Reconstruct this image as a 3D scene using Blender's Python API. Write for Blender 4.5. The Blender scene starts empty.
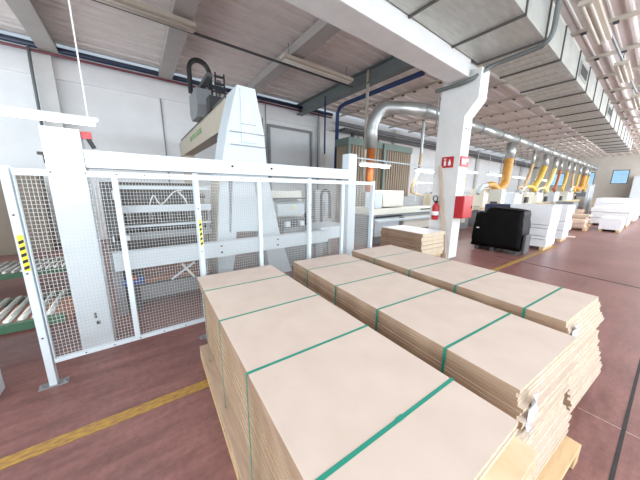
import bpy, bmesh, math, random
from mathutils import Vector, Matrix
random.seed(11)
S = bpy.context.scene
COL = S.collection
PI = math.pi

# ------------------------------------------------------------------ materials
def lin(c):
    return tuple(((v / 255) / 12.92 if v <= 10 else ((v / 255 + 0.055) / 1.055) ** 2.4) for v in c) + (1,)

def mat(name, rgb, rough=0.5, metal=0.0, noise=0.0, scale=8.0, stretch=(1, 1, 1), bump=0.0, rgb2=None, spec=None, coord='Object'):
    m = bpy.data.materials.new(name); m.use_nodes = True
    nt = m.node_tree; b = nt.nodes['Principled BSDF']
    b.inputs['Roughness'].default_value = rough
    b.inputs['Metallic'].default_value = metal
    if spec is not None: b.inputs['Specular IOR Level'].default_value = spec
    c = lin(rgb)
    tc = nt.nodes.new('ShaderNodeTexCoord'); mp = nt.nodes.new('ShaderNodeMapping')
    mp.inputs['Scale'].default_value = stretch
    nt.links.new(tc.outputs[coord], mp.inputs['Vector'])
    nz = nt.nodes.new('ShaderNodeTexNoise'); nz.inputs['Scale'].default_value = scale; nz.inputs['Detail'].default_value = 5
    nt.links.new(mp.outputs[0], nz.inputs['Vector'])
    rp = nt.nodes.new('ShaderNodeValToRGB'); rp.color_ramp.elements[0].position = 0.3; rp.color_ramp.elements[1].position = 0.7
    k = noise if noise else 0.02
    c2 = lin(rgb2) if rgb2 else tuple(min(1, v * (1 + k)) for v in c[:3]) + (1,)
    c1 = c if rgb2 else tuple(v * (1 - k) for v in c[:3]) + (1,)
    rp.color_ramp.elements[0].color = c1; rp.color_ramp.elements[1].color = c2
    nt.links.new(nz.outputs['Fac'], rp.inputs[0]); nt.links.new(rp.outputs[0], b.inputs['Base Color'])
    if bump:
        bp = nt.nodes.new('ShaderNodeBump'); bp.inputs['Strength'].default_value = bump; bp.inputs['Distance'].default_value = 0.01
        nt.links.new(nz.outputs['Fac'], bp.inputs['Height']); nt.links.new(bp.outputs[0], b.inputs['Normal'])
    return m

def emat(name, rgb, strength):
    m = bpy.data.materials.new(name); m.use_nodes = True
    nt = m.node_tree; b = nt.nodes['Principled BSDF']
    b.inputs['Base Color'].default_value = lin(rgb)
    b.inputs['Emission Color'].default_value = lin(rgb); b.inputs['Emission Strength'].default_value = strength
    return m

def floor_mat():
    m = mat('painted_concrete', (128, 90, 86), 0.30, 0, scale=0.9, rgb2=(152, 110, 104), spec=.35)
    nt = m.node_tree; b = nt.nodes['Principled BSDF']
    tc = nt.nodes['Texture Coordinate']
    mp = nt.nodes.new('ShaderNodeMapping'); mp.inputs['Scale'].default_value = (1.0, 5.0, 1)
    nt.links.new(tc.outputs['Object'], mp.inputs[0])
    n2 = nt.nodes.new('ShaderNodeTexNoise'); n2.inputs['Scale'].default_value = 2.2; n2.inputs['Detail'].default_value = 9; n2.inputs['Roughness'].default_value = 0.65
    nt.links.new(mp.outputs[0], n2.inputs['Vector'])
    r = nt.nodes.new('ShaderNodeValToRGB'); r.color_ramp.elements[0].position = 0.35; r.color_ramp.elements[1].position = 0.7
    r.color_ramp.elements[0].color = (0.62, 0.60, 0.60, 1); r.color_ramp.elements[1].color = (1.15, 1.12, 1.12, 1)
    nt.links.new(n2.outputs['Fac'], r.inputs[0])
    mx = nt.nodes.new('ShaderNodeMix'); mx.data_type = 'RGBA'; mx.blend_type = 'MULTIPLY'; mx.inputs[0].default_value = 0.75
    src = b.inputs['Base Color'].links[0].from_socket
    nt.links.new(src, mx.inputs[6]); nt.links.new(r.outputs[0], mx.inputs[7]); nt.links.new(mx.outputs[2], b.inputs['Base Color'])
    n3 = nt.nodes.new('ShaderNodeTexNoise'); n3.inputs['Scale'].default_value = 22; n3.inputs['Detail'].default_value = 8; n3.inputs['Roughness'].default_value = .75
    nt.links.new(tc.outputs['Object'], n3.inputs['Vector'])
    r3 = nt.nodes.new('ShaderNodeValToRGB'); r3.color_ramp.elements[0].position = .33; r3.color_ramp.elements[1].position = .68
    r3.color_ramp.elements[0].color = (.72, .70, .70, 1); r3.color_ramp.elements[1].color = (1.12, 1.12, 1.12, 1)
    nt.links.new(n3.outputs['Fac'], r3.inputs[0])
    m3 = nt.nodes.new('ShaderNodeMix'); m3.data_type = 'RGBA'; m3.blend_type = 'MULTIPLY'; m3.inputs[0].default_value = .8
    nt.links.new(mx.outputs[2], m3.inputs[6]); nt.links.new(r3.outputs[0], m3.inputs[7]); nt.links.new(m3.outputs[2], b.inputs['Base Color'])
    rr = nt.nodes.new('ShaderNodeMapRange'); rr.inputs[3].default_value = 0.22; rr.inputs[4].default_value = 0.5
    nt.links.new(n2.outputs['Fac'], rr.inputs[0]); nt.links.new(rr.outputs[0], b.inputs['Roughness'])
    return m

M = {}
M['floor'] = floor_mat()
M['yellow_line'] = mat('worn_yellow_paint', (184, 148, 58), 0.5, 0, scale=16, stretch=(1, 3, 1), rgb2=(136, 96, 66), bump=0.1)
M['joint'] = mat('dark_joint_sealant', (38, 34, 36), 0.7, noise=0.3)
M['crack'] = mat('pale_filler', (190, 176, 166), 0.8, noise=0.3, scale=30)
M['wall'] = mat('white_wall_paint', (238, 239, 240), 0.75, noise=0.03, scale=2)
M['wallpanel'] = mat('pale_grey_panel', (230, 233, 235), 0.6, noise=0.03, scale=2)
M['endwall'] = mat('beige_end_wall', (205, 200, 190), 0.75, noise=0.04, scale=2)
M['roof'] = mat('corrugated_roof', (230, 222, 218), 0.75, noise=0.05, scale=2.5)
M['girder'] = mat('grey_girder', (178, 172, 168), 0.6, noise=0.06, scale=3)
M['teal_steel'] = mat('teal_grey_steel', (112, 120, 120), 0.5, noise=0.06)
M['concrete_white'] = mat('white_painted_concrete', (222, 222, 220), 0.65, noise=0.05, scale=3, bump=0.15)
M['galv'] = mat('galvanised_sheet', (190, 193, 187), 0.4, 0.35, noise=0.12, scale=3, stretch=(1, 5, 1))
M['galv_bright'] = mat('bright_galvanised_pipe', (184, 186, 184), 0.38, 0.7, noise=0.1, scale=4)
M['seam'] = mat('dark_flange', (96, 96, 92), 0.5, 0.4)
M['dark'] = mat('black_plastic', (32, 32, 34), 0.5)
M['darkgrey'] = mat('dark_grey_metal', (84, 84, 86), 0.5, 0.3, noise=0.08)
M['midgrey'] = mat('mid_grey_metal', (140, 143, 146), 0.5, 0.2, noise=0.06)
M['shadowgrey'] = mat('brownish_grey_metal', (78, 73, 70), 0.6, noise=0.15, scale=9)  # dark brownish grey of the machine housing and lower frame
M['pipegrey'] = mat('grey_pipe_paint', (112, 117, 116), 0.5, 0.2)
M['white'] = mat('white_powder_coat', (208, 218, 224), 0.42, noise=0.02)
M['offwhite'] = mat('cream_machine_paint', (226, 224, 212), 0.45, noise=0.03)
M['beige'] = mat('beige_machine_paint', (186, 176, 158), 0.5, noise=0.04)
M['green_mark'] = mat('green_mark', (120, 160, 110), 0.6)
M['wire'] = mat('pale_wire', (198, 200, 198), 0.45, 0.2)
M['navy'] = mat('navy_pipe_paint', (44, 54, 78), 0.4)
M['redpipe'] = mat('maroon_pipe_paint', (116, 54, 66), 0.4)
M['bluepipe'] = mat('blue_pipe_paint', (34, 60, 104), 0.4)
M['taupe'] = mat('taupe_paint', (134, 122, 108), 0.6, noise=0.03)
M['orange_floor'] = mat('orange_brown_board', (160, 104, 78), 0.6, noise=0.08)
M['green'] = mat('green_machine_paint', (60, 96, 72), 0.45, noise=0.05)
M['roller'] = mat('zinc_roller', (196, 196, 190), 0.35, 0.6, noise=0.05)
M['red'] = mat('red_enamel', (186, 34, 42), 0.4, noise=0.03)
M['signwhite'] = mat('sign_white', (240, 240, 240), 0.5)
M['black_film'] = mat('black_stretch_film', (4, 4, 5), 0.5, 0, noise=0.2, scale=6, bump=0.8, spec=.15)
M['yellow_sticker'] = mat('yellow_sticker', (236, 220, 60), 0.5)
M['blue'] = mat('blue_motor_paint', (44, 84, 150), 0.4)
M['strap'] = mat('green_strapping', (40, 136, 116), 0.4)
M['hose'] = mat('yellow_hose', (222, 182, 78), 0.45, noise=0.12, scale=10)
M['hose_p'] = mat('pale_yellow_hose', (226, 206, 140), 0.45, noise=0.12, scale=10)
M['hose_o'] = mat('amber_hose', (206, 150, 72), 0.45, noise=0.15, scale=10)
M['hose_b'] = mat('brown_orange_hose', (176, 96, 44), 0.5, noise=0.15, scale=8)
M['lump'] = mat('pallet_wood', (206, 176, 136), 0.75, noise=0.12, scale=6, stretch=(1, 8, 1))
M['deck'] = mat('greyed_pallet_wood', (176, 152, 130), 0.75, noise=0.12, scale=6, stretch=(8, 1, 1))
M['plank'] = mat('plank_wood', (202, 186, 168), 0.7, noise=0.1, scale=5, stretch=(6, 6, 0.6))
M['laminate'] = mat('white_laminate', (238, 240, 244), 0.4, noise=0.02)
M['pinkwood'] = mat('pale_plywood', (222, 198, 178), 0.6, noise=0.06)
M['film'] = mat('milky_film', (222, 228, 238), 0.25, noise=0.08, scale=20)
M['curtain'] = mat('brown_strip', (150, 134, 116), 0.7, noise=0.18, scale=5, stretch=(6, 6, .3))
M['curtain_top'] = mat('grey_green_rim', (112, 128, 120), 0.6, noise=0.05)
M['navyblue'] = mat('navy_tarpaulin', (38, 48, 82), 0.6)
M['cable'] = mat('white_cable', (222, 222, 220), 0.5)
M['tube'] = emat('lit_tube', (255, 255, 250), 9)
M['tube_off'] = mat('unlit_tube', (226, 220, 210), 0.4)
M['fixture'] = mat('cream_fixture', (206, 198, 184), 0.5)
M['pane'] = None
def glass_mat():
    m = bpy.data.materials.new('window_glass'); m.use_nodes = True
    nt = m.node_tree; nt.nodes.clear()
    o = nt.nodes.new('ShaderNodeOutputMaterial'); t = nt.nodes.new('ShaderNodeBsdfTransparent'); g = nt.nodes.new('ShaderNodeBsdfGlossy'); mx = nt.nodes.new('ShaderNodeMixShader')
    t.inputs[0].default_value = (0.82, 0.93, 0.98, 1); g.inputs['Roughness'].default_value = 0.05; mx.inputs[0].default_value = 0.06
    nt.links.new(t.outputs[0], mx.inputs[1]); nt.links.new(g.outputs[0], mx.inputs[2]); nt.links.new(mx.outputs[0], o.inputs[0])
    return m
M['pane'] = glass_mat()

# three chipboard materials on one board: pale face, brown long edge, cream end
def chip(name, a, b, scale, stretch=(1, 1, 1), bump=0.1, rough=0.6):
    m = mat(name, a, rough, 0, scale=scale, rgb2=b, stretch=stretch, bump=bump)
    return m
M['board_face'] = chip('chipboard_face', (197, 180, 168), (205, 189, 177), 5, bump=0.03)
M['ply_face'] = chip('plywood_face', (196, 172, 136), (222, 208, 178), 7, (1, .5, 1), bump=0.03)
M['board_edge'] = chip('chipboard_long_edge', (140, 112, 90), (196, 168, 142), 9, (0.6, 0.6, 30))
M['board_end'] = chip('chipboard_end', (192, 172, 144), (224, 212, 190), 26, (1, 1, 3))

# ------------------------------------------------------------------ builders
def wloc(o):
    v = Vector((0, 0, 0))
    while o is not None:
        v = v + o.location; o = o.parent
    return v

class MB:
    """collects shapes in room coordinates; build() links them as one mesh"""
    def __init__(s): s.bm = bmesh.new(); s.mi = 0
    def poly(s, vs, fs, mi=None):
        v = [s.bm.verts.new(p) for p in vs]
        for f in fs:
            try:
                q = s.bm.faces.new([v[i] for i in f]); q.material_index = s.mi if mi is None else mi
            except ValueError: pass
    def box(s, x0, x1, y0, y1, z0, z1, bev=0.0):
        vs = [(x, y, z) for z in (z0, z1) for x, y in ((x0, y0), (x1, y0), (x1, y1), (x0, y1))]
        if bev > 0:
            t = bmesh.new(); v = [t.verts.new(p) for p in vs]
            for f in ((0, 3, 2, 1), (4, 5, 6, 7), (0, 1, 5, 4), (1, 2, 6, 5), (2, 3, 7, 6), (3, 0, 4, 7)): t.faces.new([v[i] for i in f])
            bmesh.ops.bevel(t, geom=t.edges[:], offset=bev, segments=2, affect='EDGES', profile=0.6)
            t.verts.index_update()
            s.poly([w.co[:] for w in t.verts], [[w.index for w in f.verts] for f in t.faces]); t.free()
        else:
            s.poly(vs, ((0, 3, 2, 1), (4, 5, 6, 7), (0, 1, 5, 4), (1, 2, 6, 5), (2, 3, 7, 6), (3, 0, 4, 7)))
        return s
    def tube(s, pts, r, n=8, closed=False, radii=None):
        pts = [Vector(p) for p in pts]; rings = []
        up = None
        for i, p in enumerate(pts):
            a = pts[max(0, i - 1)]; b = pts[min(len(pts) - 1, i + 1)]
            d = (b - a).normalized()
            if up is None:
                up = Vector((0, 0, 1)) if abs(d.z) < 0.9 else Vector((1, 0, 0))
            u = d.cross(up).normalized(); w = u.cross(d).normalized(); up = w
            rr = radii[i] if radii else r
            rings.append([p + u * math.cos(2 * PI * k / n) * rr + w * math.sin(2 * PI * k / n) * rr for k in range(n)])
        vs = [v for R in rings for v in R]; fs = []
        for i in range(len(rings) - 1):
            for k in range(n):
                a = i * n + k; b = i * n + (k + 1) % n
                fs.append((a, b, b + n, a + n))
        fs.append(tuple(range(n))[::-1]); fs.append(tuple(range((len(rings) - 1) * n, len(rings) * n)))
        s.poly(vs, fs); return s
    def cyl(s, a, b, r, n=12): return s.tube([a, b], r, n)
    def prism_xz(s, pts, y0, y1):
        n = len(pts); vs = [(x, y0, z) for x, z in pts] + [(x, y1, z) for x, z in pts]
        s.poly(vs, [tuple(range(n)), tuple(range(n, 2 * n))[::-1]] + [(i, i + n, (i + 1) % n + n, (i + 1) % n) for i in range(n)]); return s
    def prism_yz(s, pts, x0, x1):
        n = len(pts); vs = [(x0, y, z) for y, z in pts] + [(x1, y, z) for y, z in pts]
        s.poly(vs, [tuple(range(n))[::-1], tuple(range(n, 2 * n))] + [(i, (i + 1) % n, (i + 1) % n + n, i + n) for i in range(n)]); return s
    def prism_xy(s, pts, z0, z1):
        n = len(pts); vs = [(x, y, z0) for x, y in pts] + [(x, y, z1) for x, y in pts]
        s.poly(vs, [tuple(range(n))[::-1], tuple(range(n, 2 * n))] + [(i, (i + 1) % n, (i + 1) % n + n, i + n) for i in range(n)]); return s
    def build(s, name, m, parent=None, smooth=False, origin=None):
        bmesh.ops.recalc_face_normals(s.bm, faces=s.bm.faces[:])
        if parent is not None: off = wloc(parent)
        else:
            if origin is None:
                xs = [v.co for v in s.bm.verts]
                mn = [min(c[i] for c in xs) for i in range(3)]; mx = [max(c[i] for c in xs) for i in range(3)]
                origin = ((mn[0] + mx[0]) / 2, (mn[1] + mx[1]) / 2, mn[2])
            off = Vector(origin)
        bmesh.ops.translate(s.bm, verts=s.bm.verts[:], vec=-off)
        me = bpy.data.meshes.new(name); s.bm.to_mesh(me); s.bm.free()
        for mm in (m if isinstance(m, (list, tuple)) else [m]): me.materials.append(mm)
        if smooth:
            for p in me.polygons: p.use_smooth = True
        o = bpy.data.objects.new(name, me); COL.objects.link(o)
        if parent is not None: o.parent = parent
        else: o.location = off
        return o

def tag(o, label, cat, group=None, kind=None):
    o['label'] = label; o['category'] = cat
    if group: o['group'] = group
    if kind: o['kind'] = kind
    return o
def thing(name, loc, label, cat, group=None):
    o = bpy.data.objects.new(name, None); COL.objects.link(o); o.location = loc; o.empty_display_size = 0.1
    return tag(o, label, cat, group)
def struct(o, label=None):
    o['kind'] = 'structure'
    if label: o['label'] = label
    return o
def B(x0, x1, y0, y1, z0, z1, bev=0): return MB().box(x0, x1, y0, y1, z0, z1, bev)
def copy_tree(o, parent=None):
    c = o.copy(); COL.objects.link(c)
    if parent is not None: c.parent = parent
    for ch in [x for x in COL.objects if x.parent == o]: copy_tree(ch, c)
    return c
def arc(c, r, a0, a1, n, plane='xz', y=0):
    out = []
    for i in range(n + 1):
        a = math.radians(a0 + (a1 - a0) * i / n)
        if plane == 'xz': out.append((c[0] + r * math.cos(a), y, c[1] + r * math.sin(a)))
        else: out.append((y, c[0] + r * math.cos(a), c[1] + r * math.sin(a)))
    return out
def smoothpath(p, n=6):
    p = [Vector(q) for q in p]; P = [p[0]] + p + [p[-1]]; out = []
    for i in range(1, len(P) - 2):
        for k in range(n):
            t = k / n; a, b, c, d = P[i - 1], P[i], P[i + 1], P[i + 2]
            out.append(0.5 * ((2 * b) + (c - a) * t + (2 * a - 5 * b + 4 * c - d) * t * t + (3 * b - a - 3 * c + d) * t ** 3))
    out.append(p[-1]); return out

ONES = 'first second third fourth fifth sixth seventh eighth ninth tenth eleventh twelfth thirteenth fourteenth fifteenth sixteenth seventeenth eighteenth nineteenth'.split()
def ORD(n):
    if n < 20: return ONES[n - 1]
    t, o = ('twenty', 'twentieth') if n < 30 else ('thirty', 'thirtieth')
    return o if n % 10 == 0 else t + ' ' + ONES[n % 10 - 1]

# ------------------------------------------------------------------ setting
WY, RZ, EX, BX, SY = 10.6, 5.45, 42.0, -6.0, -7.0
struct(B(BX - .2, EX + .2, SY - .2, WY + .2, -0.2, 0).build('floor', M['floor'], origin=(0, 0, 0)), 'reddish brown painted concrete floor')
# roof: trapezoid ribs that run along the hall; unseen opening strips over the near aisle, added to let in light
def corrugated(y0, y1, x0, x1, name):
    m = MB(); prof = []; y = y0
    while y < y1 - 0.01:
        prof += [(y + a, RZ + .055 + b) for a, b in ((0, 0), (.02, -.035), (.05, -.05), (.10, -.05), (.13, -.035), (.15, 0), (.30, 0), (.315, -.016), (.345, -.016), (.36, 0))]; y += .5
    prof.append((y, RZ + .055))
    vs = []; fs = []
    for (yy, zz) in prof: vs += [(x0, yy, zz), (x1, yy, zz)]
    for i in range(len(prof) - 1): fs.append((2 * i, 2 * i + 1, 2 * i + 3, 2 * i + 2))
    m.poly(vs, fs); return m.build(name, M['roof'])
struct(corrugated(-1.5, 10.5, BX, EX, 'ceiling'), 'pinkish grey corrugated roof sheets')
cm = MB()
for (a, b) in ((SY, -6.0),): cm.box(BX, EX, a, b, RZ, RZ + .1)
x = BX
while x < EX:
    cm.box(x, x + 1.0, -6.0, -1.5, RZ, RZ + .1); x += 4.0
struct(cm.build('ceiling', M['roof']))
# long wall (left of the picture)
struct(B(BX, EX, WY, WY + .2, 0, RZ + .1).build('wall_left', M['wall']), 'white painted long wall')
tm = MB()
tm.box(BX, EX, WY - .06, WY, 4.62, 5.1)
struct(tm.build('trim_1', M['wall']), 'white concrete band along the top of the long wall')
n = 2
for xc in (-1.6, 7.75, 13.5, 19.5, 25.5, 31.5, 37.5):
    struct(B(xc - .18, xc + .18, WY - .25, WY - .06, 0, 5.3).build('trim_%d' % n, M['concrete_white']), 'white wall pilaster'); n += 1
for xc in (-4.6, 1.05, 4.7, 10.4):
    struct(B(xc - .018, xc + .018, WY - .03, WY, 0, 4.62).build('trim_%d' % n, M['midgrey']), 'thin grey wall joint'); n += 1
# roller door in the wall
dr = thing('door_1', (6.05, WY - .04, 0), 'white sliding door set in the long wall', 'door'); del dr['category']; struct(dr)
B(5.0, 7.1, WY - .05, WY - .005, 0, 4.3).build('door_leaf', M['wallpanel'], dr)
MB().box(4.9, 5.0, WY - .14, WY - .005, 0, 4.4).box(7.1, 7.2, WY - .14, WY - .005, 0, 4.4).box(5.0, 7.1, WY - .14, WY - .005, 4.3, 4.4).build('door_frame', M['midgrey'], dr)
# end wall with windows
def wall_with_holes(name, axis, pos, th, a0, a1, z1, holes, m):
    w = MB(); hs = sorted(holes); cur = a0
    def bx(p, q, za, zb):
        if axis == 'x': w.box(pos, pos + th, p, q, za, zb)
        else: w.box(p, q, pos, pos + th, za, zb)
    for (p, q, za, zb) in hs:
        bx(cur, p, 0, z1); bx(p, q, 0, za); bx(p, q, zb, z1); cur = q
    bx(cur, a1, 0, z1)
    return struct(w.build(name, m))
eh = [(-1.2, .3, 2.5, 4.1), (2.45, 3.65, 2.6, 4.05), (4.9, 5.6, 2.4, 3.9), (7.4, 8.6, 2.4, 3.9)]
wall_with_holes('wall_end', 'x', EX, .2, SY, WY, RZ + .1, eh, M['endwall'])['label'] = 'beige far end wall with small windows'
wn = 1
def window(axis, pos, p, q, za, zb, nb=1):
    global wn
    c = (pos, (p + q) / 2, za) if axis == 'x' else ((p + q) / 2, pos, za)
    t = thing('window_%d' % wn, c, 'window', 'window'); del t['category']; del t['label']; struct(t); wn += 1
    f = MB(); g = MB()
    def bx(o, s, e, u, v, d):
        if axis == 'x': o.box(pos + d, pos + .1 - d, s, e, u, v)
        else: o.box(s, e, pos + d, pos + .1 - d, u, v)
    w = .06
    bx(f, p, q, za, za + w, 0); bx(f, p, q, zb - w, zb, 0); bx(f, p, p + w, za, zb, 0); bx(f, q - w, q, za, zb, 0)
    for i in range(1, nb): xx = p + (q - p) * i / nb; bx(f, xx - w / 2, xx + w / 2, za, zb, 0)
    bx(g, p + w, q - w, za + w, zb - w, .045)
    f.build('window_frame', M['darkgrey'], t); g.build('pane', M['pane'], t)
for h in eh: window('x', EX + .03, *h)
rh = [(xx, xx + 3.4, 1.2, 4.4) for xx in (-5.4, -1.2, 3, 7.2, 11.4, 15.6, 19.8, 24, 28.2, 32.4, 36.6)]
wall_with_holes('wall_right', 'y', SY - .2, .2, BX, EX, RZ + .1, rh, M['wall'])
for h in rh: window('y', SY - .15, *h, nb=3)
bh = [(-6.2, -1.2, 1.0, 4.6), (.2, 5.0, 1.4, 4.6), (5.8, 10.0, 1.4, 4.6)]  # unseen back wall openings, added to let light in, last one for the left bay
wall_with_holes('wall_back', 'x', BX - .2, .2, SY, WY, RZ + .1, bh, M['wall'])
for h in bh: window('x', BX - .15, *h, nb=4)

# floor markings and joints
tag(B(-5, 10.5, -.048, .048, 0.0005, .003).build('floor_marking', M['yellow_line'], origin=(0, 0, 0)), 'worn yellow line painted across the red floor under the board stacks', 'floor marking', kind='structure')
fl = COL.objects[-1]; fl.location = (0, 2.08, 0); fl.rotation_euler.z = math.radians(-1.9); del fl['category']
def tri(name, m, pts, label):
    o = MB().prism_xy(pts, .0004, .0024).build(name, m); struct(o, label)
tri('trim_20', M['joint'], [(6.47, -3), (6.51, -3), (7.46, 2.3), (7.42, 2.3)], 'dark floor joint crossing the aisle')
tri('trim_21', M['joint'], [(-2, .0), (-2, .018), (38, -1.0), (38, -1.03)], 'dark floor joint along the aisle') 
tri('trim_22', M['crack'], [(2.60, -.5), (2.606, -.5), (2.612, .12), (2.608, .12)], 'thin pale crack in the floor')
for (a, b) in ((1.2, 2.0), (2.3, 2.75), (3.0, 3.7)):
    pass

# ------------------------------------------------------------------ roof steel
gl = ['grey roof girder above the left end of the fence', 'grey roof girder above the gantry machine', 'grey roof girder left of the hanging steel pipes']
for i, xc in enumerate((-1.42, 1.22, 3.95)):
    t = thing('roof_girder', (xc, 7, 5.18), gl[i], 'girder', 'roof girders')
    m = MB(); m.box(xc - .19, xc + .19, 3.32, WY - .07, 5.18, 5.21); m.box(xc - .15, xc + .15, 3.32, WY - .07, 5.21, 5.445)
    m.build('girder_body', M['girder'], t)
t = thing('roof_girder', (6.5, 7, 4.98), 'teal grey steel roof girder beside the hanging blue pipe', 'girder', 'roof girders')
MB().box(6.36, 6.64, 4.4, WY - .07, 5.0, 5.04).box(6.47, 6.53, 4.4, WY - .07, 5.04, 5.41).box(6.36, 6.64, 4.4, WY - .07, 5.41, 5.445).build('girder_body', M['teal_steel'], t)
# scalloped purlins (lap of the sheets) every two metres
pl = 0
for i, xc in enumerate([5.1 + 1.95 * k for k in range(19)]):
    m = MB(); m.box(xc - .04, xc + .04, -1.4, 2.7 if xc < 6 else WY - .07, 5.36, 5.44)
    o = m.build('roof_purlin', M['fixture'])
    tag(o, 'cream roof purlin across the corrugated roof, %s counted from the column' % ORD(i + 1), 'purlin', 'roof purlins')
    m = MB(); y = -1.3
    k = 0
    while y < (3.0 if xc < 6 else WY - .4) and k < 22:
        m.box(xc - .05, xc + .05, y, y + .09, 5.33, 5.36); y += .5; k += 1
    m.build('bracket', M['darkgrey'], o)['kind'] = 'stuff'  # dark boxes put in for the shaded gaps between roof ribs and purlin
# main white beam
t = thing('concrete_beam', (3, 3.07, 4.03), 'long white concrete beam running from top left onto the column', 'beam')
B(-5.8, 6.0, 2.85, 3.3, 4.03, 5.15, .015).build('beam_body', M['concrete_white'], t)
# column with corbel
t = thing('concrete_column', (6.3, 3.2, 0), 'white square concrete column with corbel and red fire signs', 'column')
MB().box(6.1, 6.5, 2.9, 3.5, 0, 4.02, .012).build('shaft', M['concrete_white'], t)
MB().prism_yz([(2.9, 3.3), (2.66, 3.62), (2.66, 4.2), (2.9, 4.2)], 6.1, 6.5).build('corbel', M['concrete_white'], t)
MB().box(6.12, 6.48, 2.92, 3.48, 4.03, 5.2).build('upper_shaft', M['concrete_white'], t)
for dx in (6.22, 6.36): MB().cyl((dx, 2.905, 3.05), (dx, 2.885, 3.05), .02, 8).build('bolt', M['midgrey'], t)

# rectangular air duct, sections with flanges
t = thing('air_duct', (6, 2.27, 4.35), 'large rectangular galvanised air duct under the roof', 'duct')
secs = [1.15 * q for q in (1.0, 2.15, 3.3, 4.5, 5.45, 6.45, 7.75, 8.9, 9.95, 11.05, 12.2, 13.4, 14.6, 15.8, 17, 18.2, 19.4, 20.6, 21.8, 23)]
for i in range(len(secs) - 1):
    a, b = secs[i], secs[i + 1]
    big = b <= 6.3
    y0, y1, z1 = (1.725, 2.82, 5.18) if big else (1.725, 2.78, 4.93)
    Z = 4.35; s = B(a + .02, b - .02, y0, y1, Z, z1).build('duct_section', M['galv'], t)
    f = MB(); w = .03
    w = .022; f.box(b - .014, b + .014, y0 - w, y1 + w, Z - .03, Z + .005).box(b - .014, b + .014, y0 - w, y0 + .005, Z, z1 + w).box(b - .014, b + .014, y1 - .005, y1 + w, Z, z1 + w).box(b - .014, b + .014, y0 - w, y1 + w, z1, z1 + w)
    f.build('flange', M['seam'], s)
    if not big and i in (6, 10) :
        g = MB(); g.box(a + .22, b - .22, y0 - .022, y0 - .001, Z + .12, Z + .46)
        g.build('grille_frame', M['galv_bright'], s)
        g = MB(); g.box(a + .30, b - .30, y0 - .028, y0 - .0225, Z + .18, Z + .40)
        g.build('grille', M['dark'], s)
    if not big:
        g = MB()
        for q in (.25, .5, .75):
            xx = a + (b - a) * q; g.prism_xz([(xx - .05, Z - .001), (xx, Z - .016), (xx + .05, Z - .001)], y0 + .05, y1 - .05)
        g.build('stiffening_fold', M['galv'], s)

# drain pipe that crosses under the duct and climbs its side
p = smoothpath([(6.03, 3.6, 3.97), (6.04, 3.3, 3.97), (6.04, 2.83, 3.99), (6.32, 2.6, 4.22), (6.35, 2.3, 4.26), (6.32, 1.85, 4.27), (6.28, 1.72, 4.28), (6.25, 1.62, 4.42), (6.2, 1.60, 4.8), (6.1, 1.56, 5.2), (6.05, 1.5, 5.44)], 6)
tag(MB().tube(p, .042, 10).build('drain_pipe', M['pipegrey'], smooth=True), 'grey pipe crossing under the big duct above the column', 'pipe')
tag(MB().tube([(6.03, 2.98, 4.0), (6.06, 3.5, 4.0), (6.07, 3.54, 3.9), (6.07, 3.54, 3.1)], .015, 8).build('conduit', M['midgrey'], smooth=True), 'thin grey conduit running down the column top', 'conduit')

# round extraction pipe with elbow down
t = thing('extraction_pipe', (6.2, 4.8, 3.9), 'long round galvanised extraction pipe with an elbow behind the column', 'pipe')
R0 = .18
pts = [(5.95, 5.5, 2.9), (5.95, 5.5, 3.45)] + [(5.95 + .35 * (1 - math.cos(a)), 5.5 - .35 * math.sin(a) * .2 - .2 * (1 - math.cos(a)), 3.45 + .6 * math.sin(a)) for a in [PI / 2 * k / 6 for k in range(1, 7)]]
pts += [(6.7, 5.05, 4.07), (7.4, 4.8, 4.1)]
MB().tube(pts, R0, 16).build('elbow', M['galv_bright'], t, smooth=True)
xs = [7.4, 9.3, 11.2, 13.1, 15, 17, 19, 21, 23, 25, 27, 29, 31, 33, 35, 37, 39]
for i in range(len(xs) - 1):
    a, b = xs[i], xs[i + 1]
    f = lambda x: 4.8 - .2 * min(1, (x - 7.4) / 8)
    s = MB().tube([(a, f(a), 4.1), (b, f(b), 4.1)], R0 * 1.0, 16).build('pipe_section', M['galv_bright'], t, smooth=True)
    MB().tube([(b - .04, f(b), 4.1), (b + .04, f(b), 4.1)], R0 + .02, 16).build('clamp_ring', M['midgrey'], s, smooth=True)
tag(MB().tube([(5.95, 5.5, 2.9), (5.95, 5.5, 1.62)], .115, 14).build('flexible_hose', M['hose_b'], smooth=True), 'orange brown flexible hose hanging below the pipe elbow', 'hose')

# services along the long wall
tag(MB().tube([(-5.9, WY - .38, 5.25), (8.2, WY - .38, 5.25)], .07, 10).build('service_pipe', M['navy'], smooth=True), 'navy blue pipe along the top of the long wall', 'pipe')
tag(MB().tube([(-5.9, WY - .36, 5.12), (8.2, WY - .36, 5.12)], .035, 8).build('service_pipe', M['redpipe'], smooth=True), 'thin maroon pipe just under the navy pipe', 'pipe')
tag(MB().tube([(7.0, 4.6, 4.95), (6.98, 7.9, 4.95), (6.98, 8.2, 4.9), (6.98, 8.35, 4.7), (6.98, 8.4, 2.4)], .075, 10).build('service_pipe', M['bluepipe'], smooth=True), 'blue pipe that bends down in front of the long wall', 'pipe')
tag(MB().tube([(6.0, 7.9, 5.0), (6.0, 7.9, 3.0)], .03, 8).build('service_pipe', M['bluepipe'], smooth=True), 'thin blue pipe hanging left of the thick blue pipe', 'pipe')
tag(MB().tube([(6.42, 6.2, 5.4), (6.42, 6.2, 1.6)], .05, 8).build('hanging_post', M['fixture'], smooth=True), 'slim pale post hanging from the roof left of the pipe elbow', 'post')
tag(MB().tube([(-1.78, WY - .4, 5.2), (-1.8, WY - .38, 4.6), (-1.84, WY - .3, 2.2)], .035, 8).build('conduit', M['pipegrey'], smooth=True), 'dark grey conduit on the pilaster behind the lit tube', 'conduit')
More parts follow.
